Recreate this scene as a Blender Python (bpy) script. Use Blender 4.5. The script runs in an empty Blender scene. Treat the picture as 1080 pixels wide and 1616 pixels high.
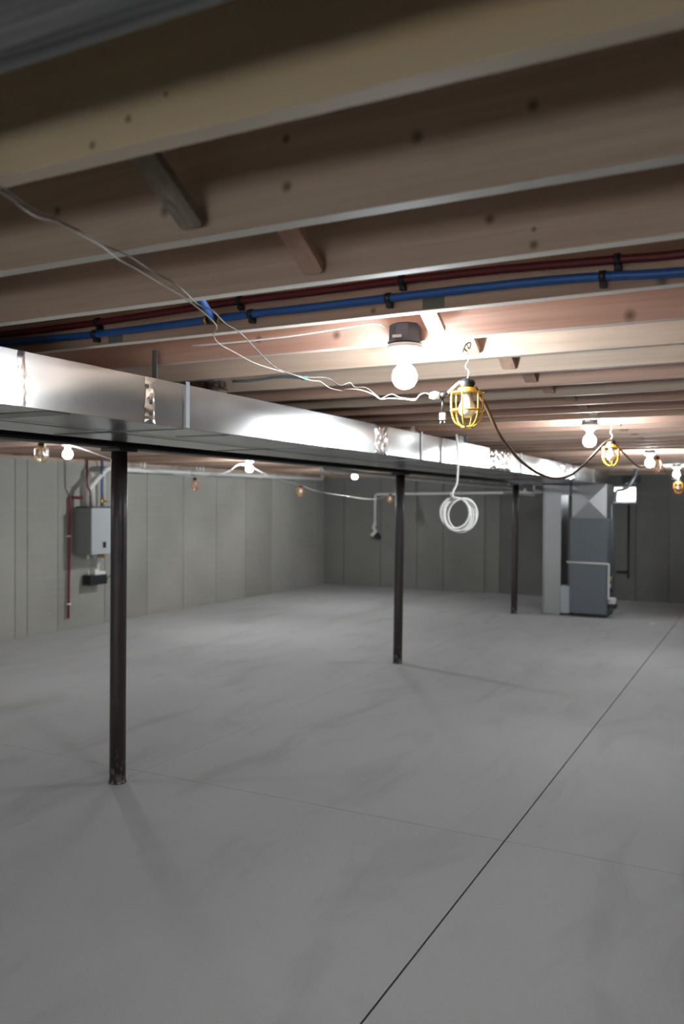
import bpy, bmesh, math, random
from mathutils import Vector, Matrix
random.seed(7)
S = bpy.context.scene
C = S.collection
PI = math.pi

# ------------------------------------------------------------------ camera
cam_d = bpy.data.cameras.new('camera'); cam = bpy.data.objects.new('camera', cam_d); C.objects.link(cam)
YAW, PITCH, ROLL, FPX = 0.471414704, -0.010470595, 0.005388515, 1319.965
Fv = Vector((-math.sin(YAW)*math.cos(PITCH), math.cos(YAW)*math.cos(PITCH), math.sin(PITCH)))
R0 = Vector((math.cos(YAW), math.sin(YAW), 0)); U0 = R0.cross(Fv)
Rv = math.cos(ROLL)*R0 + math.sin(ROLL)*U0; Uv = -math.sin(ROLL)*R0 + math.cos(ROLL)*U0
M = Matrix.Identity(4)
for i in range(3):
    M[i][0], M[i][1], M[i][2] = Rv[i], Uv[i], -Fv[i]
M.translation = (0, 0, 1.6)
cam.matrix_world = M
cam_d.sensor_fit = 'VERTICAL'; cam_d.sensor_height = 36; cam_d.lens = 36*FPX/1616
cam_d.clip_start = .02; cam_d.clip_end = 200
cam_d.dof.use_dof = True; cam_d.dof.focus_distance = 3.1; cam_d.dof.aperture_fstop = 2.6
S.camera = cam

# ------------------------------------------------------------------ world and exposure
W = bpy.data.worlds.new('sky'); S.world = W; W.use_nodes = True
W.node_tree.nodes['Background'].inputs[0].default_value = (.90, .96, 1, 1)
W.node_tree.nodes['Background'].inputs[1].default_value = 10.5
S.view_settings.view_transform = 'Standard'; S.view_settings.look = 'None'
S.view_settings.gamma = 1; S.view_settings.use_curve_mapping = False
S.view_settings.exposure = 0.0
BULB_STRENGTH = 650.0
BULB_COLOR = (.86, .945, 1.0)
# the fixtures' positions and relative output (X, Y, power): two rows of bulbs
ROW_RIGHT = [(-1.075, 2.56, .8), (-1.05, 5.64, .95), (-1.06, 8.86, 1.2), (-1.115, 12.2, .8)]
ROW_LEFT = [(-5.55, 2.32, .6), (-5.514, 5.48, .7), (-5.67, 8.62, 1.6), (-5.785, 11.78, 1.35)]

# ------------------------------------------------------------------ materials
def sock(n, *names):
    for k in names:
        if k in n.inputs: return n.inputs[k]
def newmat(name, col=(.5,.5,.5), rough=.6, metal=0, emis=None, es=0, **kw):
    m = bpy.data.materials.new(name); m.use_nodes = True
    b = m.node_tree.nodes['Principled BSDF']
    b.inputs['Base Color'].default_value = (*col, 1); b.inputs['Roughness'].default_value = rough
    b.inputs['Metallic'].default_value = metal
    if emis: b.inputs['Emission Color'].default_value = (*emis, 1); b.inputs['Emission Strength'].default_value = es
    for k, v in kw.items(): b.inputs[k.replace('_', ' ')].default_value = v
    return m
class NT:
    def __init__(s, m): s.t = m.node_tree; s.b = s.t.nodes['Principled BSDF']
    def n(s, ty, **kw):
        x = s.t.nodes.new(ty)
        for k, v in kw.items(): setattr(x, k, v)
        return x
    def l(s, a, b): s.t.links.new(a, b)
    def coord(s, scale=(1,1,1), rnd=0.0, kind='Object'):
        tc = s.n('ShaderNodeTexCoord'); mp = s.n('ShaderNodeMapping'); mp.inputs['Scale'].default_value = scale
        s.l(tc.outputs[kind], mp.inputs['Vector'])
        if rnd:
            oi = s.n('ShaderNodeObjectInfo'); ml = s.n('ShaderNodeMath', operation='MULTIPLY'); ml.inputs[1].default_value = rnd
            s.l(oi.outputs['Random'], ml.inputs[0])
            cb = s.n('ShaderNodeCombineXYZ'); s.l(ml.outputs[0], cb.inputs[0]); s.l(ml.outputs[0], cb.inputs[1]); s.l(ml.outputs[0], cb.inputs[2])
            s.l(cb.outputs[0], mp.inputs['Location'])
        return mp.outputs[0]
    def noise(s, vec, scale, detail=3, rough=.5, dist=0):
        x = s.n('ShaderNodeTexNoise'); x.inputs['Scale'].default_value = scale; x.inputs['Detail'].default_value = detail
        x.inputs['Roughness'].default_value = rough; x.inputs['Distortion'].default_value = dist
        s.l(vec, x.inputs['Vector']); return x.outputs['Fac']
    def ramp(s, fac, stops):
        x = s.n('ShaderNodeValToRGB'); e = x.color_ramp.elements
        while len(e) < len(stops): e.new(.5)
        for i, (p, c) in enumerate(stops):
            e[i].position = p; e[i].color = (*c, 1) if len(c) == 3 else c
        s.l(fac, x.inputs[0]); return x.outputs[0]
    def mix(s, fac, a, b, mode='MIX'):
        x = s.n('ShaderNodeMix', data_type='RGBA', blend_type=mode)
        for k, v in ((0, fac), (6, a), (7, b)):
            if hasattr(v, 'is_linked') or hasattr(v, 'links'): s.l(v, x.inputs[k])
            elif isinstance(v, tuple): x.inputs[k].default_value = (*v, 1)
            else: x.inputs[k].default_value = v
        return x.outputs[2]
    def mapr(s, v, a, b, c=0., d=1.):
        x = s.n('ShaderNodeMapRange'); x.clamp = True
        for i, q in enumerate((a, b, c, d)): x.inputs[i+1].default_value = q
        s.l(v, x.inputs[0]); return x.outputs[0]
    def bump(s, h, strength=.3, dist=.01):
        x = s.n('ShaderNodeBump'); x.inputs['Strength'].default_value = strength; x.inputs['Distance'].default_value = dist
        s.l(h, x.inputs['Height']); s.l(x.outputs[0], s.b.inputs['Normal']); return x
    def color(s, c): s.l(c, s.b.inputs['Base Color'])
    def rough(s, r): s.l(r, s.b.inputs['Roughness'])

def wood(name, a, b, knots=(), axis=0, edge=True, edge_mix=.35, seed=0., rnd=40., knot_col=(.035, .018, .012), rough=.7):
    m = newmat(name, a, rough); N = NT(m); sc = [26, 26, 26]; sc[axis] = .9
    v = N.coord(tuple(sc), rnd)
    g = N.noise(v, 1.3, 4, .55, .8)
    sc2 = [9, 9, 9]; sc2[axis] = .5
    g2 = N.noise(N.coord(tuple(sc2), rnd), .8, 2)
    base = N.mix(N.mapr(g, .3, .7), a, b)
    base = N.mix(N.mapr(g2, .35, .7, 0, .45), base, tuple(x*.62 for x in a))
    # a few sparse knots anywhere
    sc3 = [7, 7, 7]; sc3[axis] = 2.2
    vo = N.n('ShaderNodeTexVoronoi'); vo.inputs['Scale'].default_value = .55; N.l(N.coord(tuple(sc3), rnd), vo.inputs['Vector'])
    k = N.mapr(vo.outputs['Distance'], .02, .10, .6, 0.)
    base = N.mix(k, base, knot_col)
    if knots:
        tc = N.n('ShaderNodeTexCoord')
        for (x, z, r) in knots:
            sub = N.n('ShaderNodeVectorMath', operation='SUBTRACT'); sub.inputs[1].default_value = (x, 0, z)
            N.l(tc.outputs['Object'], sub.inputs[0])
            mu = N.n('ShaderNodeVectorMath', operation='MULTIPLY'); mu.inputs[1].default_value = (1, 0, 1)
            N.l(sub.outputs[0], mu.inputs[0])
            ln = N.n('ShaderNodeVectorMath', operation='LENGTH'); N.l(mu.outputs[0], ln.inputs[0])
            base = N.mix(N.mapr(ln.outputs['Value'], r*.35, r*1.5, .7, 0.), base, knot_col)
    if axis == 0 and edge:                                    # downward faces are mixed paler and greyer than the sides
        tn = N.n('ShaderNodeTexCoord'); sx = N.n('ShaderNodeSeparateXYZ'); N.l(tn.outputs['Normal'], sx.inputs[0])
        base = N.mix(N.mapr(sx.outputs[2], -.9, -.5, edge_mix, 0.), base, (.66, .62, .56))
    oi = N.n('ShaderNodeObjectInfo'); hs = N.n('ShaderNodeHueSaturation')
    N.l(N.mapr(oi.outputs['Random'], 0, 1, .82, 1.16), hs.inputs['Value']); N.l(base, hs.inputs['Color'])
    N.color(hs.outputs[0]); N.bump(g, .35, .003)
    return m

m_fir = wood('fir joist wood', (.40, .235, .170), (.52, .330, .250))
m_fir2 = wood('pale fir joist wood', (.50, .36, .27), (.62, .47, .36))
m_pine = wood('yellow pine joist', (.62, .445, .25), (.52, .41, .27), knots=[(-.871, 2.181, .006), (-.943, 2.155, .006), (-.799, 2.203, .004)])
m_tan = wood('tan joist wood', edge_mix=.7, a=(.46, .335, .245), b=(.57, .43, .33), knots=[(-.833, 2.30, .008), (-.831, 2.208, .010), (-1.125, 2.207, .012), (-.562, 2.251, .011), (-.355, 2.264, .009), (-1.43, 2.254, .009)])
m_tan3 = wood('tan joist wood with knots', edge_mix=.7, a=(.46, .33, .245), b=(.57, .425, .33), knots=[(-.552, 2.226, .010), (-.454, 2.157, .009), (-.454, 2.19, .005)])
m_pipej = wood('reddish joist wood', edge_mix=.7, a=(.40, .26, .19), b=(.50, .35, .26), knots=[(-.237, 2.150, .013), (-1.02, 2.155, .008)])
m_rosej = wood('rosy joist wood', (.52, .31, .24), (.62, .41, .33), knots=[(-.37, 2.160, .016), (-1.348, 2.187, .014), (-1.669, 2.199, .012)])
m_grey_wood = wood('weathered grey wood', (.07, .068, .065), (.34, .335, .32), rough=.85, edge=False)
m_brace_grey = wood('weathered brace wood', (.17, .14, .10), (.30, .25, .19), axis=1, rough=.85)
m_brace = wood('raw brace wood', (.42, .25, .18), (.55, .36, .26), axis=1)
m_sheath = wood('subfloor panel wood', (.34, .20, .135), (.44, .28, .19))

def concrete_floor():
    m = newmat('power trowelled concrete floor', (.4, .4, .4), .55); N = NT(m)
    v = N.coord((1, 1, 1))
    a = N.noise(v, .55, 5, .55, .4); b = N.noise(N.coord((1.4, .45, 1)), 2.2, 5, .6, .7); c = N.noise(v, 90, 2)
    base = N.ramp(a, [(.25, (.42, .423, .427)), (.5, (.475, .476, .474)), (.78, (.515, .513, .505))])
    base = N.mix(N.mapr(b, .52, .74, 0, .6), base, (.34, .337, .33))
    base = N.mix(N.mapr(b, .25, .42, .22, 0), base, (.53, .53, .52))
    base = N.mix(N.mapr(c, .3, .7, 0, .12), base, (.24, .24, .24))
    N.color(base); N.rough(N.mapr(b, .3, .7, .62, .74)); N.bump(c, .12, .002)
    m.node_tree.nodes['Principled BSDF'].inputs['Specular IOR Level'].default_value = .28
    return m
def concrete_wall(q=1., name='formed concrete wall'):
    m = newmat(name, (.4, .39, .36), .85); N = NT(m)
    v = N.coord((1, 1, 1), 0)
    streak = N.noise(N.coord((.9, .9, 16)), 1.6, 4, .6, .4); big = N.noise(v, .9, 4); fine = N.noise(v, 45, 3)
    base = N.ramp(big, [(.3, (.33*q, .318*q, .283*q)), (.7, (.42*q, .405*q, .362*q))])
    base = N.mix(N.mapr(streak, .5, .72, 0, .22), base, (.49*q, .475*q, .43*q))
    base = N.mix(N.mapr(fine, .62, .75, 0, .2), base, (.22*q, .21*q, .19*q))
    oi = N.n('ShaderNodeObjectInfo'); hs = N.n('ShaderNodeHueSaturation')
    N.l(N.mapr(oi.outputs['Random'], 0, 1, .9, 1.08), hs.inputs['Value']); N.l(base, hs.inputs['Color'])
    N.color(hs.outputs[0]); N.bump(streak, .5, .006)
    return m
def galv(name, base=.58, rough=.22, wave=1., wdist=.03, scale=1.5, stretch=(1, .8, 2.4)):
    # smooth zinc sheet, slightly buckled so that it mirrors the room in broad waves
    m = newmat(name, (base, base*.995, base*.98), rough, 1.0); N = NT(m)
    w = N.noise(N.coord(stretch), scale, 1, .4, 0)
    N.bump(w, wave, wdist)
    return m
m_floor = concrete_floor(); m_wall = concrete_wall(); m_wall_far = concrete_wall(.5, 'darker formed concrete wall'); m_wall_darkest = concrete_wall(.36, 'darkest formed concrete wall')  # darkest tone goes on the far wall's backing and right-hand panels
m_joint = newmat('dark joint', (.05, .05, .05), .95)
m_galv = galv('galvanised duct sheet')
m_galv_d = galv('dull galvanised sheet', .30, .36, .2, .02, 1.5)
m_foil = galv('crinkled foil tape', .88, .15, .6, .01, 14, (1, 1, 1))
m_strap = newmat('grey steel strap', (.30, .32, .34), .45, .8)
m_cleat = newmat('grey drive cleat', (.36, .38, .39), .5, .6)
def post_mat():
    m = newmat('dark oxide steel paint', (.035, .026, .027), .42); N = NT(m)
    v = N.coord((1, 1, .55)); f = N.noise(v, 38, 3); g = N.noise(N.coord((1, 1, 1)), 5, 3)
    base = N.mix(N.mapr(g, .3, .7), (.030, .020, .020), (.050, .034, .032))
    # scraped primer near the foot
    tc = N.n('ShaderNodeTexCoord'); sp = N.n('ShaderNodeSeparateXYZ'); N.l(tc.outputs['Object'], sp.inputs[0])
    low = N.mapr(sp.outputs[2], .02, .22, 1, 0)
    mu = N.n('ShaderNodeMath', operation='MULTIPLY'); N.l(low, mu.inputs[0]); N.l(N.mapr(f, .52, .60), mu.inputs[1])
    base = N.mix(mu.outputs[0], base, (.30, .28, .26))
    N.color(base); return m
m_post = post_mat()
m_beam = newmat('dark steel beam', (.022, .021, .023), .5)
m_pvc = newmat('white PVC', (.72, .71, .67), .4)
m_blue = newmat('blue water tubing', (.014, .085, .30), .4)
m_red = newmat('red water tubing', (.13, .012, .02), .45)
m_redpipe = newmat('burgundy drain tube', (.24, .02, .045), .4)
m_black = newmat('black plastic', (.012, .012, .014), .45)
m_box = newmat('glow-tinted junction box plastic', (.055, .068, .095), .5)  # black plastic with the bulb's bluish glow mixed into its colour
m_label = newmat('pale label', (.55, .56, .57), .6)
m_porcelain = newmat('white porcelain', (.82, .82, .80), .3)
bulb_mats = {}
m_off = newmat('unlit frosted bulb', (.80, .81, .83), .25)
m_yellow = newmat('yellow cage plastic', (.86, .50, .07), .35)
m_orange = newmat('orange cage plastic', (.72, .28, .04), .35)
m_cord = newmat('tan brown cord', (.34, .19, .09), .55)
m_wire_w = newmat('off white wire', (.42, .34, .28), .5)
m_wire_wh = newmat('white wire', (.78, .77, .74), .5)
m_wire_b = newmat('dark wire', (.045, .035, .028), .5)
m_brass = newmat('brass valve', (.55, .34, .08), .35, .9)
m_heater = newmat('pale grey enamel', (.43, .45, .46), .35)
m_heater_s = newmat('grey enamel side', (.20, .20, .19), .45)
m_furn = newmat('blue grey furnace enamel', (.15, .168, .19), .42, .3)
m_plenum = galv('plenum sheet', .36, .40, .1, .01, 1)
m_gas = newmat('black iron pipe', (.02, .02, .02), .5, .3)
m_stamp = newmat('grey ink stamp', (.14, .14, .12), .8)
m_paper = newmat('white scrap', (.75, .75, .73), .8)
m_frame = newmat('white window frame', (.75, .77, .78), .45)
m_glass = newmat('window glass', (1, 1, 1), .02, 0, Transmission_Weight=1.0, IOR=1.45)
m_teal = newmat('teal cable end', (.06, .28, .22), .4)
m_nail = newmat('steel nail', (.3, .3, .3), .4, .8)

# ------------------------------------------------------------------ mesh helpers
def box(bm, x0, x1, y0, y1, z0, z1, bev=0):
    vs = [bm.verts.new(p) for p in ((x0,y0,z0),(x1,y0,z0),(x1,y1,z0),(x0,y1,z0),(x0,y0,z1),(x1,y0,z1),(x1,y1,z1),(x0,y1,z1))]
    fs = [bm.faces.new([vs[i] for i in q]) for q in ((0,3,2,1),(4,5,6,7),(0,1,5,4),(1,2,6,5),(2,3,7,6),(3,0,4,7))]
    if bev:
        es = list({e for f in fs for e in f.edges})
        bmesh.ops.bevel(bm, geom=es, offset=bev, segments=2, affect='EDGES', profile=.6)
def frames(pts):
    out = []; up = None
    for i, p in enumerate(pts):
        t = (pts[min(i+1, len(pts)-1)] - pts[max(i-1, 0)])
        t = t.normalized() if t.length > 1e-9 else Vector((0, 0, 1))
        if up is None: up = Vector((0, 0, 1)) if abs(t.z) < .9 else Vector((1, 0, 0))
        s = t.cross(up); s = s.normalized() if s.length > 1e-6 else t.orthogonal().normalized()
        up = s.cross(t).normalized(); out.append((s, up))
    return out
def tube(bm, pts, r, n=8, cap=True, flat=1.0, radii=None):
    pts = [Vector(p) for p in pts]; fr = frames(pts); rings = []
    for i, (p, (s, u)) in enumerate(zip(pts, fr)):
        q = radii[i] if radii else r
        rings.append([bm.verts.new(p + s*math.cos(2*PI*k/n)*q + u*math.sin(2*PI*k/n)*q*flat) for k in range(n)])
    for a, b in zip(rings, rings[1:]):
        for k in range(n): bm.faces.new((a[k], a[(k+1)%n], b[(k+1)%n], b[k])).smooth = True
    if cap:
        bm.faces.new(rings[0][::-1]); bm.faces.new(rings[-1])
def smooth_path(pts, sub=5):
    pts = [Vector(p) for p in pts]; out = []
    for i in range(len(pts)-1):
        p0 = pts[max(i-1, 0)]; p1 = pts[i]; p2 = pts[i+1]; p3 = pts[min(i+2, len(pts)-1)]
        for k in range(sub):
            t = k/sub; out.append(.5*((2*p1) + (p2-p0)*t + (2*p0-5*p1+4*p2-p3)*t*t + (3*p1-p0-3*p2+p3)*t**3))
    out.append(pts[-1]); return out
def elbow_path(pts, r, n=5):                    # straight runs joined by rounded elbows
    pts = [Vector(p) for p in pts]; out = [pts[0]]
    for a, b, c in zip(pts, pts[1:], pts[2:]):
        q = min(r, (a-b).length*.45, (c-b).length*.45)
        p = b + (a-b).normalized()*q; s = b + (c-b).normalized()*q
        for k in range(n+1):
            t = k/n; out.append(p*(1-t)**2 + b*2*t*(1-t) + s*t*t)
    out.append(pts[-1]); return out
def lathe(bm, prof, n=20, c=(0, 0, 0), smooth=True):
    rings = []; c = Vector(c)
    for r, z in prof:
        rings.append([bm.verts.new(c + Vector((r*math.cos(2*PI*k/n), r*math.sin(2*PI*k/n), z))) for k in range(n)] if r > 1e-6 else [bm.verts.new(c + Vector((0, 0, z)))])
    for a, b in zip(rings, rings[1:]):
        for k in range(n):
            k2 = (k+1) % n
            if len(a) == 1 and len(b) == 1: continue
            f = (a[0], b[k2], b[k]) if len(a) == 1 else (a[k], a[k2], b[0]) if len(b) == 1 else (a[k], a[k2], b[k2], b[k])
            bm.faces.new(f).smooth = smooth
def obj(name, bm, m, parent=None, loc=None, label=None):
    if not isinstance(bm, bpy.types.Mesh):
        bmesh.ops.recalc_face_normals(bm, faces=bm.faces[:])
        me = bpy.data.meshes.new(name); bm.to_mesh(me); bm.free(); me.materials.append(m)
    else: me = bm
    o = bpy.data.objects.new(name, me); C.objects.link(o)
    if parent: o.parent = parent
    if loc: o.location = loc
    if label: o['label'] = label
    return o
def B(): return bmesh.new()
def bxo(name, dims, m, parent=None, bev=0, label=None, loc=None):
    bm = B(); box(bm, *dims, bev=bev); return obj(name, bm, m, parent, loc, label)
def tbo(name, pts, r, m, parent=None, n=8, label=None, **kw):
    bm = B(); tube(bm, pts, r, n, **kw); return obj(name, bm, m, parent, None, label)
def thing(name, label, cat, loc=(0, 0, 0), rotz=0, group=None):
    o = bpy.data.objects.new(name, None); C.objects.link(o); o.location = loc; o.rotation_euler = (0, 0, rotz)
    o.empty_display_size = .05
    o['label'] = label; o['category'] = cat
    if group: o['group'] = group
    return o
def tag(o, label, cat, group=None):
    o['label'] = label; o['category'] = cat
    if group: o['group'] = group
    return o
def struct(o, label=None):
    o['kind'] = 'structure'
    if label: o['label'] = label
    return o

# ------------------------------------------------------------------ the room
XL, XR, YB, YF = -7.83, 4.2, -3.2, 14.6
ZJ, ZS, ZW = 2.14, 2.375, 2.10               # joist underside, subfloor underside, concrete wall top

floor = struct(bxo('floor', (XL-.2, XR+.2, YB-.2, YF+.2, -.15, -.014), m_joint), 'pale grey trowelled concrete basement floor with saw cut joints')
for xa, xb in ((XL, -3.3015), (-3.2985, -1.1045), (-1.0975, XR)):
    for ya, yb in ((YB, 3.8785), (3.8815, YF)):
        bxo('slab', (xa, xb, ya, yb, -.0138, 0), m_floor, floor, bev=.0008)

def panels(wall, axis, fixed, out, seams, holes=(), mats=None):
    # formwork panels: each its own piece, 12 mm apart, standing proud of the backing
    for a, b in zip(seams, seams[1:]):
        spans = [(0, ZW)]
        for (ha, hb, hz0, hz1) in holes:
            if a < hb and b > ha: spans = [(0, hz0), (hz1, ZW)] if a >= ha-.001 and b <= hb+.001 else spans
        for z0, z1 in spans:
            if z1-z0 < .01: continue
            j = random.uniform(.0, .004)
            if axis == 'y': d = (min(fixed, fixed+out*(.016+j)), max(fixed, fixed+out*(.016+j)), a+.005, b-.005, z0, z1)
            else: d = (a+.005, b-.005, min(fixed, fixed+out*(.016+j)), max(fixed, fixed+out*(.016+j)), z0, z1)
            bxo('wall_panel', d, mats(a) if mats else m_wall, wall, bev=.003)
wl = struct(bxo('wall_left', (XL-.25, XL-.016, YB-.25, YF+.25, 0, ZW), m_wall), 'grey poured concrete wall behind the wall-hung heater')
sl = [YB, -2.3, -1.46, -.62, .22, 1.06, 1.9, 2.74, 3.58, 4.42, 5.26, 6.10, 6.96, 7.14, 7.62, 8.44, 9.29, 10.11, 10.95, 11.8, 12.61, 13.45, 14.24, YF]
panels(wl, 'y', XL-.016, 1, sl)
bxo('sill_plate', (XL-.22, XL+.0, YB-.2, YF+.2, ZW, ZJ-.0005), m_fir2, wl, bev=.002)

# far wall with its small high window
WX0, WX1, WZ0, WZ1 = -2.72, -1.955, 1.635, 1.915
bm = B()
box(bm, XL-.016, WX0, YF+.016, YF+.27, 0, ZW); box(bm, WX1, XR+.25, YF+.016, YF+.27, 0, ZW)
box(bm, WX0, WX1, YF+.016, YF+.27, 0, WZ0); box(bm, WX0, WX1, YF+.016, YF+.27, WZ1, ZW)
wf = struct(obj('wall_far', bm, m_wall_darkest), 'dim grey poured concrete wall at the far end of the basement')
sf = [XL, -7.4, -6.61, -5.86, -5.34, -4.55, -4.27, -3.5, WX0, WX1, -1.44, -.7, .14, .98, 1.82, 2.66, 3.5, XR]
panels(wf, 'x', YF+.016, -1, sf, holes=[(WX0, WX1, WZ0, WZ1)], mats=lambda x: m_wall_darkest if x > -4.3 else m_wall_far)
bxo('sill_plate', (XL-.2, XR+.2, YF+.0, YF+.22, ZW, ZJ-.0005), m_fir2, wf, bev=.002)
win = struct(thing('window_1', '', ''), 'small bright basement window high in the far wall, beside the furnace'); del win['category']
bm = B(); f = .028
yw0, yw1 = YF+.10, YF+.15
box(bm, WX0+.001, WX1-.001, yw0, yw1, WZ0+.001, WZ0+f); box(bm, WX0+.001, WX1-.001, yw0, yw1, WZ1-f, WZ1-.001)
box(bm, WX0+.001, WX0+f, yw0, yw1, WZ0+f, WZ1-f); box(bm, WX1-f, WX1-.001, yw0, yw1, WZ0+f, WZ1-f)
box(bm, (WX0+WX1)/2-.012, (WX0+WX1)/2+.012, yw0, yw1, WZ0+f, WZ1-f)
obj('window_frame', bm, m_frame, win)
for a, b in ((WX0+f, (WX0+WX1)/2-.012), ((WX0+WX1)/2+.012, WX1-f)):
    bxo('pane', (a+.0005, b-.0005, yw0+.02, yw0+.026, WZ0+f+.0005, WZ1-f-.0005), m_glass, win)

# right and back walls (outside the frame); the back wall has two windows
wr = struct(bxo('wall_right', (XR, XR+.25, YB-.25, YF+.016, 0, ZW), m_wall), 'grey poured concrete wall to the right')
bxo('sill_plate', (XR, XR+.22, YB-.2, YF-.001, ZW, ZJ-.0005), m_fir2, wr)
BW = [(-5.6, -4.4, .75, 1.45), (-1.9, .3, .75, 1.45)]
bm = B(); xs = [XL-.016, BW[0][0], BW[0][1], BW[1][0], BW[1][1], XR]
for i in range(5):
    if i in (1, 3):
        w = BW[(i-1)//2]; box(bm, xs[i], xs[i+1], YB-.25, YB-.001, 0, w[2]); box(bm, xs[i], xs[i+1], YB-.25, YB-.001, w[3], ZW)
    else: box(bm, xs[i], xs[i+1], YB-.25, YB-.001, 0, ZW)
wb = struct(obj('wall_back', bm, m_wall), 'grey poured concrete wall behind the viewer')
bxo('sill_plate', (XL+.01, XR-.01, YB-.2, YB, ZW, ZJ-.0005), m_fir2, wb)
for i, w in enumerate(BW):
    wn = struct(thing('window_%d' % (i+2), '', ''), 'daylight window in the wall behind the viewer'); del wn['category']
    bm = B()
    box(bm, w[0]+.001, w[1]-.001, YB-.15, YB-.1, w[2]+.001, w[2]+.04); box(bm, w[0]+.001, w[1]-.001, YB-.15, YB-.1, w[3]-.04, w[3]-.001)
    box(bm, w[0]+.001, w[0]+.04, YB-.15, YB-.1, w[2]+.04, w[3]-.04); box(bm, w[1]-.04, w[1]-.001, YB-.15, YB-.1, w[2]+.04, w[3]-.04)
    obj('window_frame', bm, m_frame, wn)

# ceiling: subfloor with joists, blocking and rim boards
ceiling = struct(bxo('ceiling', (XL-.25, XR+.25, YB-.25, YF+.25, ZS, ZS+.03), m_sheath), 'open joist ceiling of raw lumber with exposed subfloor')
def joist_mesh(name, x0, x1, m, h=ZS-ZJ-.0005, t=.038):
    bm = B(); box(bm, x0, x1, 0, t, ZJ, ZJ+h, bev=.0022)
    bmesh.ops.recalc_face_normals(bm, faces=bm.faces[:]); me = bpy.data.meshes.new(name); bm.to_mesh(me); bm.free(); me.materials.append(m); return me
jr = {k: joist_mesh('joist', -3.40, XR+.15, m) for k, m in dict(fir=m_fir, pale=m_fir2, pine=m_pine, tan=m_tan, tan3=m_tan3, pipe=m_pipej, rose=m_rosej).items()}
jl = [joist_mesh('joist', XL-.15, -3.20, m) for m in (m_fir, m_fir2)]
JY = [1.025+.402*(k-1) for k in range(-9, 35)]          # far face of each right-hand joist
kinds = {1: 'pine', 2: 'tan', 3: 'tan3', 4: 'pipe', 5: 'rose', 6: 'pale', 7: 'pale', 8: 'fir', 9: 'pale'}
for k in range(-9, 35):
    y = 1.025+.402*(k-1)
    if k == 0 or y > YF-.05 or y < YB+.1: continue
    obj('joist', jr[kinds.get(k, 'pale' if random.random() < .5 else 'fir')], None, ceiling, (0, y-.038, 0))
    obj('joist', jl[k % 2], None, ceiling, (0, y+.0005, 0))
for q in range(3):                                       # weathered triple joist close to the viewer
    obj('joist', joist_mesh('joist', XL-.15 if q else -3.4, XR+.15, m_grey_wood), None, ceiling, (0, .750-.038*(q+1)-.0005*q, 0), 'weathered grey joist')
for (x0, x1, y0, y1) in ((XL-.2, XL-.152, YB, YF+.2), (XR+.152, XR+.2, YB, YF+.2), (XL-.15, XR+.15, YF+.12, YF+.16), (XL-.15, XR+.15, YB-.2, YB-.16)):
    bxo('rim_board', (x0, x1, y0, y1, ZJ, ZS-.0005), m_fir, ceiling)

# diagonal bridging between the joists
def brace(x, ya, yb, za, zb, m, label=None, w=.055, t=.019):
    a = Vector((x, ya, za)); b = Vector((x, yb, zb)); d = (b-a).normalized(); n = Vector((1, 0, 0)).cross(d)
    bm = B(); vs = []
    ts = (.0, .02, 1)
    for tt in ts:
        c = a.lerp(b, tt); ww = w*(.72 if tt == 0 else 1)
        vs.append([bm.verts.new(c + Vector((1, 0, 0))*ww/2*sx + n*t/2*sz) for sx, sz in ((-1,-1),(1,-1),(1,1),(-1,1))])
    for p, q in zip(vs, vs[1:]):
        for k in range(4): bm.faces.new((p[k], p[(k+1)%4], q[(k+1)%4], q[k]))
    bm.faces.new(vs[0][::-1]); bm.faces.new(vs[-1])
    return obj('brace', bm, m, ceiling, None, label)
bx = {1: -1.042, 2: -.985}
for k in range(1, 33):
    if k == 3: continue
    y0 = 1.025+.402*(k-1); x = bx.get(k, -.955-.012*(k % 3))
    y1 = y0+.402-.038
    brace(x, y1-.013, y0+.035, ZJ+.022, ZS-.03, m_brace_grey if k == 1 else m_brace, 'weathered grey brace' if k == 1 else None)
    if k >= 4: brace(x-.062 if k != 4 else x+.075, y0+.039, y1-.013, ZJ+.022, ZS-.03, m_brace)
for k in (5, 9, 13, 18, 24):
    y0 = 1.025+.402*(k-1)
    brace(-5.6, y0+.402-.013, y0+.075, ZJ+.022, ZS-.03, m_brace)
for (x0, x1, z0, z1) in ((-.868, -.803, 2.1435, 2.177), (-2.02, -1.957, 2.1435, 2.168)):
    bxo('grade_stamp', (x0, x1, 2.1925, 2.1932, z0, z1), m_stamp, ceiling, label='dark grey grade stamp')

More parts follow.
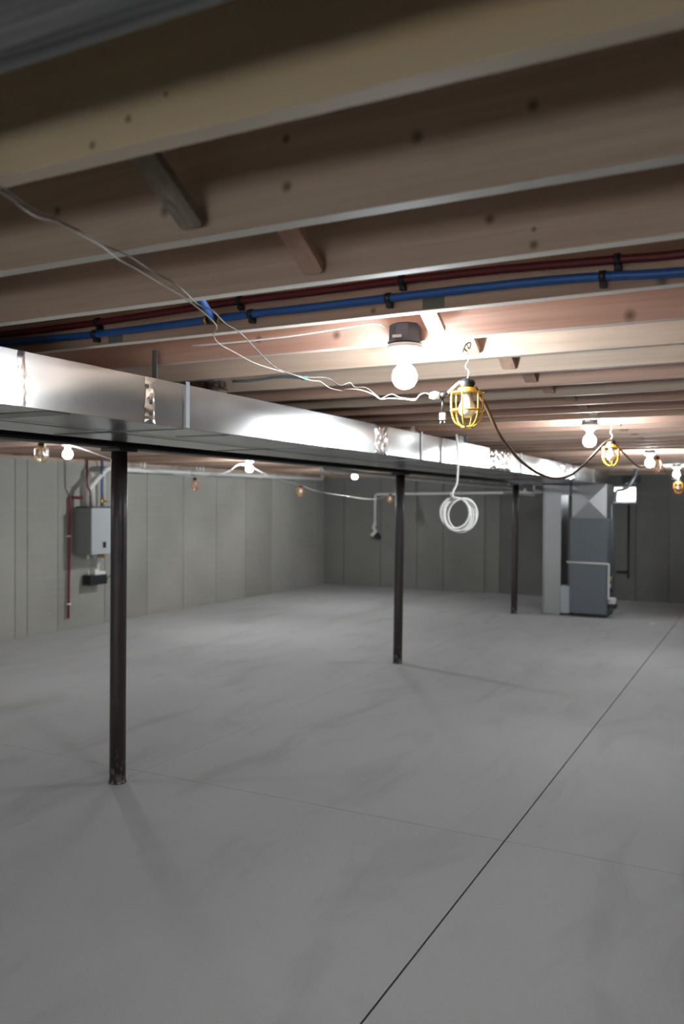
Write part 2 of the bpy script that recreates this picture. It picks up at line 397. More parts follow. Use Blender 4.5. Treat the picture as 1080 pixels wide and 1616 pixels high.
# ------------------------------------------------------------------ beam, posts
bm = B()
box(bm, -3.365, -3.235, YB+.01, YF-.03, 1.905, 1.917); box(bm, -3.365, -3.235, YB+.01, YF-.03, 2.126, 2.1385)
box(bm, -3.304, -3.296, YB+.01, YF-.03, 1.917, 2.126)
tag(obj('steel_beam', bm, m_beam), 'long dark steel I-beam carrying the joists above the row of posts', 'beam')
PB = 1.897
for (y, lean, lab) in ((3.665, .008, 'nearest dark brown round steel post, paint scraped at its foot'),
                       (7.72, .043, 'middle dark round steel post of the row, under the beam beside the coiled cable'),
                       (12.03, .05, 'farthest dark steel post, thin and dim, left of the furnace')):
    t = thing('steel_post', lab, 'post', (-3.3, y, 0), 0, 'steel posts under the beam')
    bm = B(); n = 28; rings = []
    for z in (0, .5, 1.0, 1.5, PB-.01):
        rings.append([bm.verts.new((.0455*math.cos(2*PI*k/n), .0455*math.sin(2*PI*k/n)+lean*z/PB, z)) for k in range(n)])
    for a, b in zip(rings, rings[1:]):
        for k in range(n): bm.faces.new((a[k], a[(k+1)%n], b[(k+1)%n], b[k])).smooth = True
    bm.faces.new(rings[0][::-1]); bm.faces.new(rings[-1]); obj('shaft', bm, m_post, t)
    bxo('top_plate', (-.07, .07, lean-.075, lean+.075, PB-.0098, 1.9045), m_post, t, bev=.001)
    bm = B(); lathe(bm, [(.0457, .0), (.051, .0), (.050, .006), (.0457, .011)], 28); obj('base_ring', bm, m_post, t)

# ------------------------------------------------------------------ duct
DX0, DX1, DZ0, DZ1, DY0, DY1 = -2.86, -2.11, 1.90, 2.078, -2.6, 12.84
duct = thing('trunk_duct', 'long shiny galvanised rectangular trunk duct hung under the joists beside the beam', 'duct', (-2.5, 5, DZ0))
duct_off = Vector((-2.5, 5, DZ0))
def dpart(name, bm, m, label=None, parent=None):
    if not isinstance(bm, bpy.types.Mesh):
        for v in bm.verts: v.co -= duct_off
    return obj(name, bm, m, parent or duct, None, label)
seams = [DY0, -1.0, .28, 1.50, 2.745, 3.98, 5.322, 6.60, 7.90, 9.10, 10.35, 11.60, DY1]
for a, b in zip(seams, seams[1:]):
    bm = B(); box(bm, DX0, DX1, a+.001, b-.001, DZ0, DZ1, bev=.0015); dpart('duct_section', bm, m_galv)
for s in seams[1:-1]:
    if s in (3.98, 6.60, 9.10, 10.35): continue
    w = .012
    bm = B(); box(bm, DX1+.0003, DX1+.006, s-w, s+w, DZ0+.002, DZ1+.012, bev=.001); dpart('drive_cleat', bm, m_cleat)
for s in seams[1:-1]:
    bm = B(); box(bm, DX0+.02, DX1-.02, s-.008, s+.008, DZ0-.0035, DZ0-.0003); dpart('slip_joint', bm, m_galv_d)
bm = B(); box(bm, -2.50, -2.492, DY0+.01, DY1-.01, DZ0-.006, DZ0-.0036); dpart('bottom_seam', bm, m_galv_d)
def foil(y0, y1, bottom=False, wrap=True, bulge=.004, label='bright crinkled foil tape'):
    ny, nz = max(3, int((y1-y0)/.02)), 12; bm = B(); g = []
    for i in range(ny+1):
        row = []
        for j in range(nz+1):
            e = i in (0, ny) or j in (0, nz)
            x = DX1+.0008 if e else DX1+.001+random.uniform(.0, bulge)
            yy = y0+(y1-y0)*i/ny + (random.uniform(-.006, .006) if e else 0)
            row.append(bm.verts.new((x, yy, DZ0+.002+(DZ1-DZ0-.003)*j/nz)))
        g.append(row)
    for i in range(ny):
        for j in range(nz): bm.faces.new((g[i][j], g[i+1][j], g[i+1][j+1], g[i][j+1])).smooth = (i+j) % 3 != 0
    dpart('foil_tape', bm, m_foil, label)
foil(2.488, 2.548, bulge=.006); foil(4.572, 4.757); foil(6.90, 7.55, bulge=.009); foil(9.63, 9.86, bulge=.006); foil(10.18, 10.43, bulge=.006); foil(11.60, 11.78)
foil(1.885, 1.918, bulge=.0012)
bm = B(); box(bm, DX1-.30, DX1-.04, 3.05, 3.10, DZ0-.0022, DZ0-.0003); dpart('bottom_tape', bm, m_galv_d)
bm = B(); box(bm, DX1-.5, DX1-.02, 2.02, 2.13, DZ0-.0022, DZ0-.0003); dpart('bottom_tape', bm, m_galv_d)
for y in (2.565, 6.3, 10.0):                         # hanger straps up to the joist sides
    bm = B(); box(bm, DX1-.03, DX1-.005, y-.001, y+.001, DZ1, 2.19); dpart('hanger_strap', bm, m_strap)
def boot(y, x=-2.32, r=.062):                        # round takeoff with scalloped collar and an elbow into the joist bay
    bm = B(); prof = [(r+.026, DZ1+.001), (r+.022, DZ1+.006), (r+.004, DZ1+.012), (r, DZ1+.045), (r+.005, DZ1+.052), (r, DZ1+.060)]
    lathe(bm, prof, 12, (x, y, 0), smooth=False)
    tube(bm, elbow_path([(x, y, DZ1+.058), (x, y, DZ1+.15), (x-.38, y, DZ1+.165)], .10), r*.98, 14)
    dpart('duct_takeoff', bm, m_foil)
boot(3.22); boot(5.62)
bm = B(); box(bm, -2.40, -2.22, 6.36, 6.54, DZ1+.0005, DZ1+.055, bev=.002); box(bm, -2.44, -2.18, 6.32, 6.58, DZ1+.055, DZ1+.058); dpart('duct_takeoff', bm, m_foil)

# ------------------------------------------------------------------ furnace stack
FY0, FY1 = 12.18, 12.84
fur = thing('furnace', 'tall blue-grey furnace with cross-broken sheet metal plenum standing under the duct', 'furnace', (-2.265, FY0, 0))
def fpart(name, dims, m, bev=.004, label=None, parent=None):
    x0, x1, y0, y1, z0, z1 = dims
    bm = B(); box(bm, x0+2.265, x1+2.265, y0-FY0, y1-FY0, z0, z1, bev=bev); return obj(name, bm, m, parent or fur, None, label)
fpart('base_pad', (-2.50, -2.03, FY0+.03, FY1-.02, 0, .045), m_black)
fpart('cabinet', (-2.535, -2.01, FY0, FY1, .045, .762), m_furn)
fpart('cabinet_panel', (-2.525, -2.02, FY0-.008, FY0-.0002, .06, .74), m_furn, .002)
fpart('coil_cabinet', (-2.53, -2.015, FY0, FY1, .7622, 1.405), m_furn)
bm = B()                                             # plenum: a box whose faces are broken into shallow pyramids
x0, x1, z0, z1 = -2.505+2.265, -2.025+2.265, 1.4052, DZ0-.008
def pyr(c, n_, quad):
    apex = bm.verts.new(Vector(c)+Vector(n_)*.030); v = [bm.verts.new(q) for q in quad]
    for k in range(4): bm.faces.new((v[k], v[(k+1)%4], apex))
yy0, yy1 = .0, FY1-FY0
pyr(((x0+x1)/2, yy0, (z0+z1)/2), (0, -1, 0), ((x0,yy0,z0),(x1,yy0,z0),(x1,yy0,z1),(x0,yy0,z1)))
pyr((x1, (yy0+yy1)/2, (z0+z1)/2), (1, 0, 0), ((x1,yy0,z0),(x1,yy1,z0),(x1,yy1,z1),(x1,yy0,z1)))
pyr((x0, (yy0+yy1)/2, (z0+z1)/2), (-1, 0, 0), ((x0,yy1,z0),(x0,yy0,z0),(x0,yy0,z1),(x0,yy1,z1)))
pyr(((x0+x1)/2, yy1, (z0+z1)/2), (0, 1, 0), ((x1,yy1,z0),(x0,yy1,z0),(x0,yy1,z1),(x1,yy1,z1)))
bmesh.ops.remove_doubles(bm, verts=bm.verts[:], dist=.0005)
obj('plenum', bm, m_plenum, fur, None, 'galvanised plenum folded in an X')
fpart('filter_box', (-2.665, -2.538, FY0+.02, FY1-.1, .03, .43), m_heater, .006, 'pale filter cabinet')
bm = B(); tube(bm, elbow_path([(-2.57+2.265, -.028, .775), (-1.985+2.265, -.028, .765), (-1.985+2.265, -.028, .27), (-1.985+2.265, .1, .20)], .02), .0145, 10)
obj('condensate_pipe', bm, m_pvc, fur, None, 'white drain pipe')
for zz, mm, dx, r in ((.52, m_brass, .035, .026), (.43, m_pvc, .02, .02), (.36, m_black, .03, .028)):
    bm = B(); lathe(bm, [(0, 0), (r, 0), (r, .045), (r*.6, .055), (0, .055)], 12, (.255+dx, .06, zz)); obj('gas_valve' if mm is m_brass else 'drain_fitting', bm, mm, fur)
bm = B(); box(bm, .262, .365, .02, .15, .20, .285, bev=.012); obj('condensate_pump', bm, m_pvc, fur, None, 'white pump on a black tank')
bm = B(); box(bm, .262, .37, .015, .16, .135, .199, bev=.008); obj('pump_tank', bm, m_black, fur)
bm = B(); tube(bm, elbow_path([(.255, .28, 1.88), (.268, .28, 1.2), (.268, .28, .62)], .03), .006, 6); obj('control_cable', bm, m_strap, fur)
rt = thing('return_duct', 'tall narrow galvanised return duct standing left of the furnace', 'duct', (-2.80, 12.22, 0))
bm = B(); box(bm, -.13, .13, 0, .5, .012, 1.885, bev=.003); obj('duct_body', bm, galv('return duct sheet', .40, .44, .6, .03, 1.2, (1.5, 1, 1.2)), rt)
bm = B(); box(bm, .1305, .252, .0, .5, 1.74, 1.885, bev=.003); obj('duct_transition', bm, m_cleat, rt, None, 'dark sheet metal transition')
bm = B(); box(bm, -.155, .135, -.02, .52, 0, .0115); obj('base_flange', bm, m_galv_d, rt)
bm = B(); tube(bm, [(-.11, -.006, .0), (-.11, -.004, 1.87)], .004, 6); obj('corner_seam', bm, m_cleat, rt)
bm = B(); lathe(bm, [(0, 0), (.02, 0), (.02, .02), (0, .02)], 10, (-.115, -.012, 1.35)); obj('clip', bm, m_foil, rt)

# black gas piping on the far wall, and the pipe crossing before the window
bm = B(); tube(bm, elbow_path([(-2.06, 14.54, 1.60), (-2.06, 14.54, .485), (-2.25, 14.54, .482)], .02), .016, 8); tube(bm, [(-2.06, 14.54, .50), (-2.06, 14.54, .38)], .016, 8)
tag(obj('gas_pipe', bm, m_gas), 'thin black iron pipe running down the far wall under the window', 'pipe')
bm = B(); tube(bm, smooth_path([(-2.03, 12.95, 1.66), (-2.02, 13.0, 1.80), (-1.93, 13.0, 1.825), (-1.86, 13.0, 1.86), (-1.80, 13.0, 1.95), (-1.76, 13.05, 2.05), (-1.76, 13.1, 2.2)]), .026, 10)
tag(obj('flexible_vent', bm, m_strap), 'grey flexible vent bending up to the joists in front of the bright window', 'pipe')
tag(bxo('wall_vent_box', (-2.12, -1.89, 14.44, 14.58, 1.955, 2.07), m_black, bev=.01), 'small black box at the top of the far wall right of the window', 'vent box')

# ------------------------------------------------------------------ white vent pipes
def pipe(name, label, pts, r, m=m_pvc, er=.07, fit=(), cat='pipe', n=12):
    t = thing(name, label, cat, tuple(pts[0])); o = Vector(pts[0])
    bm = B(); tube(bm, [Vector(p)-o for p in elbow_path(pts, er)], r, n); obj('pipe_run', bm, m, t)
    for (a, b) in fit:
        a = Vector(a); b = Vector(b); bm = B(); tube(bm, [a-o, b-o], r*1.22, n); obj('coupling', bm, m, t)
    return t
t = pipe('white_vent_pipe', 'white vent pipe along the far wall, turning down to a black terminal', [(-3.47, 13.2, 1.83), (-3.47, 14.52, 1.81), (-6.69, 14.52, 1.775), (-6.69, 14.52, 1.22)], .026,
         fit=[((-6.69, 14.52, 1.27), (-6.69, 14.52, 1.19)), ((-4.95, 14.52, 1.794), (-5.03, 14.52, 1.793))])
o = Vector((-3.47, 13.2, 1.83))
bm = B(); tube(bm, [Vector(p)-o for p in smooth_path([(-6.69, 14.52, 1.2), (-6.71, 14.50, 1.13), (-6.66, 14.47, 1.07), (-6.73, 14.44, .985)])], .036, 10); obj('vent_elbow', bm, m_pvc, t)
bm = B(); lathe(bm, [(0, 0), (.055, 0), (.06, .05), (.03, .10), (0, .11)], 12, Vector((-6.64, 14.53, .93))-o); obj('wall_terminal', bm, m_black, t, None, 'black wall terminal')
t = pipe('white_vent_pipe', 'white pipe running along the far side of the beam toward the furnace', [(-3.47, 6.4, 1.897), (-3.47, 12.6, 1.84), (-3.47, 13.1, 1.835)], .022)
for y in (6.6, 8.6, 10.6, 12.4):
    bm = B(); box(bm, -.026, -.0225, y-6.4-.01, y-6.4+.01, -.03-.009*(y-6.4), ZJ-1.8975); obj('hanger_strap', bm, m_pvc, t)
pipe('white_vent_pipe', 'lower of two white pipes seen right of the farthest post', [(-3.60, 12.4, 1.775), (-3.60, 14.35, 1.755), (-3.60, 14.35, 2.1)], .018)
t = pipe('white_vent_pipe', 'white pipe rising from the heater and running along the left wall', [(-7.62, 7.93, 1.545), (-7.62, 7.93, 1.77), (-7.62, 8.25, 2.03), (-7.62, 14.1, 2.062), (-7.62, 14.1, 2.13)], .034, er=.05,
         fit=[((-7.62, 9.9, 2.039), (-7.62, 10.0, 2.040)), ((-7.62, 12.3, 2.052), (-7.62, 12.4, 2.053))])
for y in (8.95, 10.2, 10.28, 11.9, 13.2):
    bm = B(); box(bm, -.031, -.029, y-7.93-.012, y-7.93+.012, .45, .594); box(bm, .029, .031, y-7.93-.012, y-7.93+.012, .45, .594)
    obj('hanger_strap', bm, m_pvc, t)
pipe('white_vent_pipe', 'short white pipe rising behind the bent one above the heater', [(-7.69, 8.06, 1.545), (-7.69, 8.06, 1.95), (-7.812, 8.06, 1.99)], .032, er=.05)
pipe('white_conduit', 'thin white conduit rising from the heater just left of the nearest post', [(-7.72, 8.31, 1.545), (-7.72, 8.31, 2.13)], .014)

# ------------------------------------------------------------------ wall heater, its tubes, pump
h = thing('wall_heater', 'pale grey tankless water heater hung on the left wall behind the nearest post', 'water heater', (-7.812, 7.85, .94))
bm = B(); box(bm, 0, .300, 0, .49, 0, .585, bev=.006); obj('body', bm, m_heater_s, h, None, 'darker grey side')
bm = B(); box(bm, .3003, .322, -.002, .492, .002, .583, bev=.004); obj('front_cover', bm, m_heater, h)
bm = B(); box(bm, .3225, .328, .19, .245, .08, .155, bev=.002); obj('control_display', bm, m_black, h, None, 'small black display')
bm = B(); box(bm, .02, .30, .03, .40, .5853, .60); obj('top_collar', bm, m_black, h)
for y in (.09, .2, .30, .36):
    bm = B(); lathe(bm, [(0, -.06), (.016, -.06), (.018, -.03), (.018, 0), (0, 0)], 10, (.17, y, 0)); obj('pipe_stub', bm, m_brass if y > .25 else m_pvc, h)
pipe('hot_water_tube', 'red tube rising from the top of the heater to the joists', [(-7.565, 7.90, 1.545), (-7.565, 7.895, 1.74), (-7.565, 7.845, 1.79), (-7.565, 7.84, 2.12)], .013, m_red, .03)
t = pipe('cold_water_tube', 'blue tube rising from the heater valve to the joists', [(-7.60, 8.135, 1.63), (-7.60, 8.135, 2.135)], .013, m_blue, .03)
bm = B(); tube(bm, [(0, 0, -.085), (0, 0, .03)], .017, 10); tube(bm, [(0, 0, -.02), (.05, .04, -.02)], .011, 8); tube(bm, [(.05, .01, -.02), (.05, .08, -.015)], .007, 6)
obj('brass_valve', bm, m_brass, t, None, 'brass valve')
t = pipe('relief_drain_tube', 'burgundy tube dropping down the left wall beside the heater', [(-7.795, 8.0, 1.655), (-7.795, 7.785, 1.655), (-7.795, 7.76, .14)], .016, m_redpipe, .02)
for z in (1.17, .32):
    bm = B(); box(bm, -.017, .0175, -.262, -.208, z-1.655-.010, z-1.655+.010); obj('pipe_clip', bm, m_wire_wh, t)
pm = thing('condensate_pump', 'small black pump with white top on the wall below the heater', 'pump', (-7.812, 8.02, .535))
bm = B(); box(bm, 0, .14, 0, .30, 0, .125, bev=.008); obj('tank', bm, m_black, pm)
bm = B(); box(bm, .02, .12, .10, .29, .1253, .165, bev=.006); box(bm, .04, .10, .12, .18, .165, .195, bev=.005); obj('lid', bm, m_wire_wh, pm)
bm = B(); tube(bm, smooth_path([(.08, .20, .16), (.08, .20, .25), (.10, .23, .33), (.10, .23, .395)]), .012, 8); obj('hose', bm, m_wire_wh, pm)
bm = B(); tube(bm, smooth_path([(.07, .30, .06), (.07, .36, .05), (.07, .42, .09), (.07, .50, .10)]), .006, 6); obj('power_cord', bm, m_black, pm)
bm = B(); tube(bm, [(.05, .05, .12), (.05, .05, .18)], .008, 6); obj('inlet_stub', bm, m_wire_wh, pm)
bm = B(); tube(bm, [(.09, .02, .12), (.09, .02, .16)], .006, 6); obj('inlet_stub', bm, m_wire_wh, pm)

# ------------------------------------------------------------------ water tubing on the fourth joist
blue_pts = [(-3.05, 2.172, 2.185), (-2.75, 2.172, 2.182), (-2.337, 2.172, 2.178), (-2.038, 2.172, 2.174), (-1.714, 2.172, 2.177), (-1.421, 2.172, 2.181), (-1.198, 2.172, 2.180), (-.914, 2.172, 2.181), (-.59, 2.172, 2.180), (-.379, 2.172, 2.173), (-.187, 2.172, 2.162), (.2, 2.172, 2.160), (1.2, 2.172, 2.175), (3.9, 2.172, 2.18)]
red_pts = [(-3.05, 2.172, 2.214), (-2.337, 2.172, 2.212), (-2.067, 2.172, 2.213), (-1.792, 2.172, 2.219), (-1.492, 2.172, 2.226), (-1.198, 2.172, 2.225), (-.914, 2.172, 2.226), (-.624, 2.172, 2.222), (-.349, 2.172, 2.211), (-.187, 2.172, 2.205), (.2, 2.172, 2.202), (1.2, 2.172, 2.21), (3.9, 2.172, 2.21)]
for name, pts, m, lab, clamps in (('cold_water_tube', blue_pts, m_blue, 'long blue water tube clipped along the side of the fourth joist', (-2.061, -1.426, -.963, -.376)),
                                  ('hot_water_tube', red_pts, m_red, 'long dark red water tube running above the blue one along the joist', (-2.047, -1.468, -.922, -.341))):
    t = thing(name, lab, 'pipe', pts[0]); o = Vector(pts[0])
    bm = B(); tube(bm, [Vector(p)-o for p in smooth_path(pts, 4)], .0118 if m is m_blue else .011, 10); obj('tube_run', bm, m, t)
    for x in clamps:
        z = min((abs(p[0]-x), p[2]) for p in smooth_path(pts, 8))[1]
        bm = B(); c = Vector((x, 2.172, z))-o
        lathe(bm, [(.0125, -.008), (.0155, -.008), (.0155, .008), (.0125, .008)], 12)
        bmesh.ops.rotate(bm, verts=bm.verts[:], matrix=Matrix.Rotation(PI/2, 3, 'Y')); bmesh.ops.translate(bm, verts=bm.verts[:], vec=c)
        box(bm, c.x-.008, c.x+.008, c.y-.002, c.y+.019, c.z-.026, c.z-.0125)
        tube(bm, [c+Vector((0, -.004, -.019)), c+Vector((0, .018, -.019))], .006, 8)
        obj('clamp', bm, m_black, t)
    if m is m_blue:
        bm = B(); c = Vector((-1.568, 2.172, 2.178))-o
        tube(bm, [c, c+Vector((.115, -.215, .0)), c+Vector((.15, -.30, .03)), c+Vector((.15, -.34, .1))], .0115, 10); obj('branch_tube', bm, m_blue, t)
        for dx in (-.026, .026):
            bm = B(); tube(bm, [c+Vector((dx-.006, 0, 0)), c+Vector((dx+.006, 0, 0))], .0145, 10); obj('crimp_ring', bm, m_brass, t)
        bm = B(); tube(bm, [c+Vector((-.02, 0, 0)), c+Vector((.02, 0, 0))], .0135, 10); obj('tee', bm, m_black, t)

# ------------------------------------------------------------------ bulb fixtures
def fixture(x, y, label, q=1., rot=.2):
    if q not in bulb_mats: bulb_mats[q] = newmat('lit bulb glass', (1, 1, 1), .3, 0, BULB_COLOR, BULB_STRENGTH*q)
    t = thing('bulb_fixture', label, 'light fixture', (x, y, 2.125), rot, 'bare bulb fixtures on the joists')
    bm = B(); lathe(bm, [(0, .0), (.057, .0), (.060, .004), (.054, .012), (.052, .060), (.046, .066), (0, .066)], 8, smooth=False)
    bmesh.ops.rotate(bm, verts=bm.verts[:], matrix=Matrix.Rotation(PI/8, 3, 'Z')); obj('junction_box', bm, m_box, t)
    bm = B(); box(bm, -.030, .000, -.0588, -.0545, .014, .023); obj('box_label', bm, m_label, t)
    bm = B(); lathe(bm, [(0, -.001), (.056, -.001), (.058, -.010), (.050, -.020), (.030, -.034), (.024, -.040), (.022, -.050), (0, -.050)], 24); obj('lampholder', bm, m_porcelain, t)
    bm = B(); lathe(bm, [(.014, -.0505), (.016, -.060), (.024, -.070), (.036, -.084), (.0415, -.102), (.0400, -.120), (.031, -.136), (.016, -.145), (0, -.147)], 20); obj('bulb', bm, bulb_mats[q], t, None, 'glowing white bulb')
    return t
labs_r = ['largest glowing bulb under a dark junction box, beside the yellow cage lamp',
          'glowing bulb fixture left of the second cage lamp, above the furnace duct', 'glowing bulb third in the right-hand row, overlapping a small cage lamp', 'farthest glowing bulb of the right-hand row, at the right edge of the photo']
labs_l = ['glowing bulb fixture nearest the viewer in the left bay', 'glowing bulb near the heater, beyond the beam at the left', 'glowing bulb below the beam in the middle of the left bay', 'glowing bulb farthest away in the left bay, left of the middle post']
for (x, y, q), l in list(zip(ROW_RIGHT, labs_r)) + list(zip(ROW_LEFT, labs_l)): fixture(x, y, l, q)
tag(tbo('ceiling_cable', smooth_path([(-1.965, 2.588, 2.197), (-1.735, 2.588, 2.195), (-1.545, 2.588, 2.197), (-1.366, 2.585, 2.204), (-1.232, 2.575, 2.209), (-1.173, 2.57, 2.204), (-1.132, 2.565, 2.18)], 4), .0035, m_wire_wh, n=6), 'thin white cable along the joist into the dark junction box', 'cable')

# ------------------------------------------------------------------ cage lamps
def cage_lamp(loc, label, col, s=1.0, hang=.10, cell=True):
    # origin at the top of the socket
    t = thing('cage_lamp', label, 'cage lamp', loc, .35, 'caged string lamps')
    bm = B(); lathe(bm, [(0, 0), (.012*s, 0), (.024*s, -.006*s), (.027*s, -.014*s), (.027*s, -.026*s), (.021*s, -.032*s), (0, -.032*s)], 14); obj('socket', bm, m_black, t)
    bm = B(); lathe(bm, [(.020*s, -.0325*s), (.030*s, -.0325*s), (.031*s, -.044*s), (.022*s, -.044*s)], 16); lathe(bm, [(.022*s, -.044*s), (.053*s, -.046*s), (.0565*s, -.048*s), (.053*s, -.0505*s), (.022*s, -.050*s)], 24); obj('collar', bm, col, t)
    prof = [(.053, -.048), (.054, -.075), (.053, -.108), (.048, -.132), (.037, -.151), (.017, -.164)]
    for k in range(6):
        a = 2*PI*k/6+.2
        bm = B(); tube(bm, smooth_path([(r*s*math.cos(a), r*s*math.sin(a), z*s) for r, z in prof], 3), .0036*s, 6); obj('cage_bar', bm, col, t)
    for r, z in ((.0535, -.108), (.017, -.164)):
        n = 26; bm = B(); rings = []
        for k in range(n):
            a = 2*PI*k/n; c = Vector((math.cos(a), math.sin(a), 0))
            rings.append([bm.verts.new((c*r + c*.0038*math.cos(2*PI*j/6) + Vector((0, 0, z+.0038*math.sin(2*PI*j/6))))*s) for j in range(6)])
        for k in range(n):
            for j in range(6): bm.faces.new((rings[k][j], rings[(k+1)%n][j], rings[(k+1)%n][(j+1)%6], rings[k][(j+1)%6])).smooth = True
        obj('cage_ring', bm, col, t)
    bm = B(); lathe(bm, [(.012*s, -.0445*s), (.014*s, -.060*s), (.020*s, -.075*s), (.0285*s, -.094*s), (.030*s, -.106*s), (.026*s, -.120*s), (.015*s, -.130*s), (0, -.133*s)], 16); obj('bulb', bm, m_off, t, None, 'unlit white bulb')
    bm = B(); tube(bm, smooth_path([(0, 0, -.002), (.006, 0, hang*.25), (-.006, 0, hang*.45), (.004, 0, hang*.7), (-.002, 0, hang)], 4), .0026, 6); obj('hanging_wire', bm, m_wire_wh, t)
    return t
L1 = cage_lamp((-.906, 2.70, 2.022), 'nearest yellow cage lamp hanging with an unlit bulb right of the big bulb', m_yellow, 1.0, .09)
bm = B(); tube(bm, smooth_path([(0, 0, .088), (-.012, 0, .100), (-.016, -.006, .085), (-.006, -.006, .112), (.010, -.002, .119), (.006, .004, .100), (-.004, .002, .116)], 4), .0022, 6); obj('hook_wire', bm, m_wire_b, L1)
cage_lamp((-.93, 5.74, 2.030), 'yellow cage lamp hanging second in the right row, beside a glowing bulb', m_yellow, 1.05, .108)
cage_lamp((-.955, 8.5, 2.070), 'small orange cage lamp third in the right row, next to a glowing bulb', m_orange, .95, .068)
cage_lamp((-1.10, 12.3, 1.955), 'orange cage lamp at the right edge, below the farthest bulb', m_orange, 1.15, .183)
cage_lamp((-5.30, 4.976, 2.085), 'tan cage lamp hanging beyond the beam at the far left', m_yellow, 1.0, .053)
cage_lamp((-5.8, 7.70, 1.885), 'small dim cage lamp hanging low in front of the left wall, under the white pipe', m_orange, .9, .01)
cage_lamp((-5.8, 10.11, 1.845), 'small dim cage lamp hanging left of the farthest left-bay bulb', m_orange, .9, .01)
cage_lamp((-5.8, 13.2, 1.765), 'tiny cage lamp hanging just left of the middle post before the far wall', m_orange, .9, .01)

# cords and wires
def wire(name, label, pts, r, m, sub=5, n=6, cat='cord'):
    return tag(tbo(name, smooth_path(pts, sub), r, m, n=n), label, cat)
wire('string_light_cord', 'brown cord sagging between the two nearest yellow cage lamps', [(-.906, 2.715, 2.014), (-.915, 2.80, 2.01), (-.92, 2.953, 1.958), (-.92, 3.099, 1.878), (-.92, 3.23, 1.833), (-.92, 3.47, 1.775), (-.92, 3.742, 1.739), (-.92, 4.054, 1.725), (-.92, 4.414, 1.752), (-.92, 4.745, 1.815), (-.92, 5.122, 1.907), (-.92, 5.45, 1.99), (-.925, 5.72, 2.028)], .0068, m_cord, n=8)
wire('string_light_cord', 'brown cord sagging from the second to the third cage lamp', [(-.93, 5.76, 2.028), (-.93, 6.2, 1.98), (-.93, 7.05, 1.905), (-.94, 7.8, 1.955), (-.955, 8.48, 2.066)], .0065, m_cord)
wire('string_light_cord', 'far end of the sagging brown cord beyond the third cage lamp', [(-.955, 8.52, 2.066), (-.98, 9.6, 1.95), (-1.02, 10.6, 1.91), (-1.07, 11.5, 1.93), (-1.10, 12.28, 1.952)], .0065, m_cord)
LX = [(-5.2, 1.5, 2.06), (-5.22, 3.0, 1.95), (-5.28, 4.3, 2.04), (-5.30, 4.95, 2.088), (-5.45, 5.2, 2.10), (-5.56, 5.6, 2.10), (-5.72, 6.6, 1.96), (-5.8, 7.70, 1.888), (-5.7, 7.9, 1.925), (-5.7, 8.2, 1.965), (-5.72, 8.56, 2.07), (-5.75, 9.3, 1.93), (-5.8, 10.11, 1.848), (-5.7, 10.4, 1.77), (-5.7, 11.28, 1.707), (-5.7, 12.3, 1.667), (-5.8, 13.2, 1.768), (-5.9, 14.2, 2.0)]
wire('string_light_cord', 'pale string light cord looping along the left bay beyond the beam', LX, .0055, m_wire_wh)
wp = [(-1.10, .3, 2.13), (-1.13, .7, 2.125), (-1.162, 1.0, 2.123), (-1.162, 1.04, 2.112), (-1.181, 1.1, 2.113), (-1.185, 1.15, 2.121), (-1.194, 1.22, 2.118), (-1.217, 1.3, 2.122), (-1.247, 1.38, 2.121), (-1.255, 1.45, 2.117), (-1.275, 1.55, 2.113), (-1.281, 1.64, 2.104), (-1.293, 1.74, 2.089), (-1.317, 1.84, 2.072), (-1.37, 1.9, 2.064), (-1.389, 1.95, 2.05), (-1.403, 2.05, 2.042), (-1.402, 2.15, 2.027), (-1.396, 2.25, 2.022), (-1.386, 2.33, 2.019), (-1.354, 2.42, 2.006), (-1.334, 2.45, 2.005), (-1.314, 2.48, 1.986), (-1.277, 2.5, 1.976), (-1.265, 2.5, 1.98), (-1.234, 2.51, 1.981), (-1.209, 2.53, 1.976), (-1.183, 2.55, 1.964), (-1.164, 2.56, 1.95), (-1.138, 2.58, 1.953), (-1.089, 2.6, 1.95), (-1.063, 2.62, 1.947), (-1.051, 2.63, 1.964), (-1.032, 2.64, 1.973), (-1.018, 2.65, 1.965)]
wk = [(-1.10, .3, 2.136), (-1.13, .7, 2.134), (-1.162, 1.0, 2.131), (-1.173, 1.05, 2.127), (-1.181, 1.1, 2.124), (-1.185, 1.15, 2.123), (-1.184, 1.21, 2.12), (-1.209, 1.3, 2.122), (-1.212, 1.37, 2.122), (-1.236, 1.48, 2.118), (-1.236, 1.57, 2.108), (-1.275, 1.7, 2.095), (-1.274, 1.76, 2.092), (-1.29, 1.84, 2.076), (-1.298, 1.92, 2.068), (-1.317, 2.02, 2.047), (-1.333, 2.13, 2.019), (-1.331, 2.2, 2.005), (-1.321, 2.32, 2.001), (-1.294, 2.42, 2.011), (-1.268, 2.46, 1.99), (-1.255, 2.48, 1.996), (-1.246, 2.5, 2.002), (-1.239, 2.52, 1.989), (-1.207, 2.54, 1.988), (-1.176, 2.56, 1.961), (-1.164, 2.57, 1.953), (-1.136, 2.59, 1.969), (-1.112, 2.6, 1.958), (-1.074, 2.62, 1.952), (-1.055, 2.63, 1.958), (-1.048, 2.64, 1.972), (-1.022, 2.65, 1.97)]
wire('feed_wire', 'pale thin wire of the pair strung under the nearest joists', wp, .0018, m_wire_w, 3)
wire('feed_wire', 'dark thin wire of the pair strung under the nearest joists', wk, .0018, m_wire_b, 3)
pc = thing('cord_connector', 'white cord connector with a short dark pigtail plug, left of the nearest cage lamp', 'plug', (-1.0, 2.66, 1.964))
bm = B(); tube(bm, [(-.022, -.012, .001), (-.006, -.005, 0), (.010, .002, 0)], .013, 10, radii=[.009, .015, .012]); obj('outlet_body', bm, m_wire_wh, pc)
bm = B(); tube(bm, [(.010, .002, 0), (.034, .012, .003)], .010, 10); obj('connector_body', bm, m_black, pc)
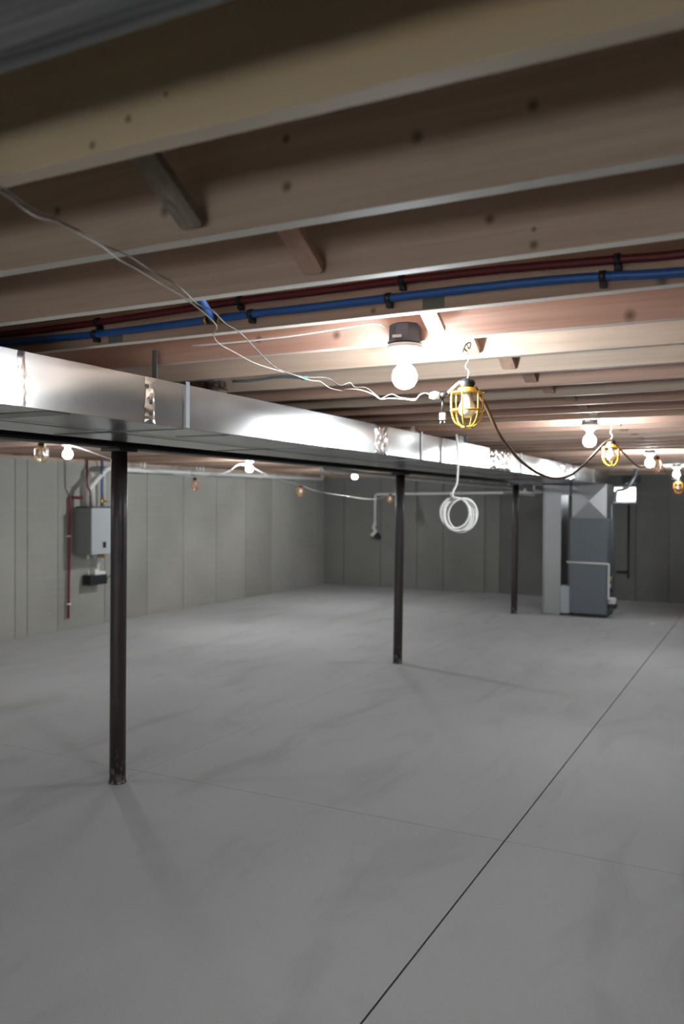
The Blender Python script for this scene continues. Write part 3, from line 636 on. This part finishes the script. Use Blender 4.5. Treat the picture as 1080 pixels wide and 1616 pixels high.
bm = B(); tube(bm, smooth_path([(.030, .012, .004), (.052, .022, .028), (.072, .032, .046), (.092, .045, .054)]), .0045, 8); obj('cord_tail', bm, m_wire_wh, pc)
bm = B(); tube(bm, [(.018, .010, -.008), (.017, .010, -.056)], .0040, 8); obj('pigtail', bm, m_black, pc)
bm = B(); box(bm, .007, .029, .004, .018, -.082, -.057, bev=.004); tube(bm, [(.012, .011, -.084), (.010, .011, -.094)], .0022, 6); tube(bm, [(.024, .011, -.084), (.026, .011, -.092)], .0022, 6); obj('plug', bm, m_heater, pc)
cdt = thing('conduit_stub', 'short grey conduit with teal end below the joists, above the duct', 'conduit', (-1.98, 3.0, 2.12))
bm = B(); tube(bm, smooth_path([(-.10, .03, .008), (0, 0, 0), (.18, -.05, -.002), (.32, -.10, -.020)]), .0065, 8); obj('conduit_run', bm, m_strap, cdt)
bm = B(); tube(bm, [(.32, -.10, -.021), (.345, -.108, -.025)], .0095, 8); obj('end_cap', bm, m_teal, cdt)

# coiled white cable hanging before the duct
cc = thing('coiled_cable', 'loose coil of white cable hanging in front of the shiny duct', 'cable', (-2.05, 5.90, 1.655))
rv = Vector((.891, .454, 0)); nv = Vector((-.454, .891, 0))
bm = B(); tube(bm, smooth_path([(-.02, .02, .46), (.0, -.01, .40), (.004, -.008, .30), (.002, .0, .20), (-.005, .0, .10), (-.025, -.02, .04), (-.03, -.03, .012)]), .009, 8); obj('hanging_cable', bm, m_wire_wh, cc)
bm = B()
loops = [(-.01, -.120, .100, .110, -.02), (-.020, -.125, .110, .118, .02), (.020, -.140, .114, .126, .05), (.048, -.130, .108, .116, -.04), (.018, -.150, .116, .132, .03), (-.005, -.124, .104, .112, .0)]
path = []
for i, (cx, cz, rx, rz, d) in enumerate(loops):
    for k in range(24):
        tt = (k/24); nx = loops[min(i+1, len(loops)-1)]
        mx = [a*(1-tt)+b*tt for a, b in zip((cx, cz, rx, rz, d), nx)]
        a = PI/2+.25 - 2*PI*tt
        path.append(rv*(mx[0]+mx[2]*math.cos(a)) + Vector((0, 0, mx[1]+mx[3]*math.sin(a))) + nv*(mx[4]*math.sin(a)*.6+.004*i))
tube(bm, path, .0088, 8); obj('coil', bm, m_wire_wh, cc)
bm = B(); tube(bm, [(-.045, -.03, .03), (-.02, -.012, -.02)], .012, 8); obj('tie', bm, m_wire_wh, cc)

bm = B(); box(bm, -.045, .04, -.02, .022, 0, .010, bev=.004); box(bm, -.02, .05, -.005, .03, .008, .018, bev=.004)
sc = obj('paper_scrap', bm, m_paper); sc.location = (-1.371, 11.88, .0005); sc.rotation_euler = (0, 0, .5)
tag(sc, 'small white scrap lying on the floor right of the furnace', 'scrap')
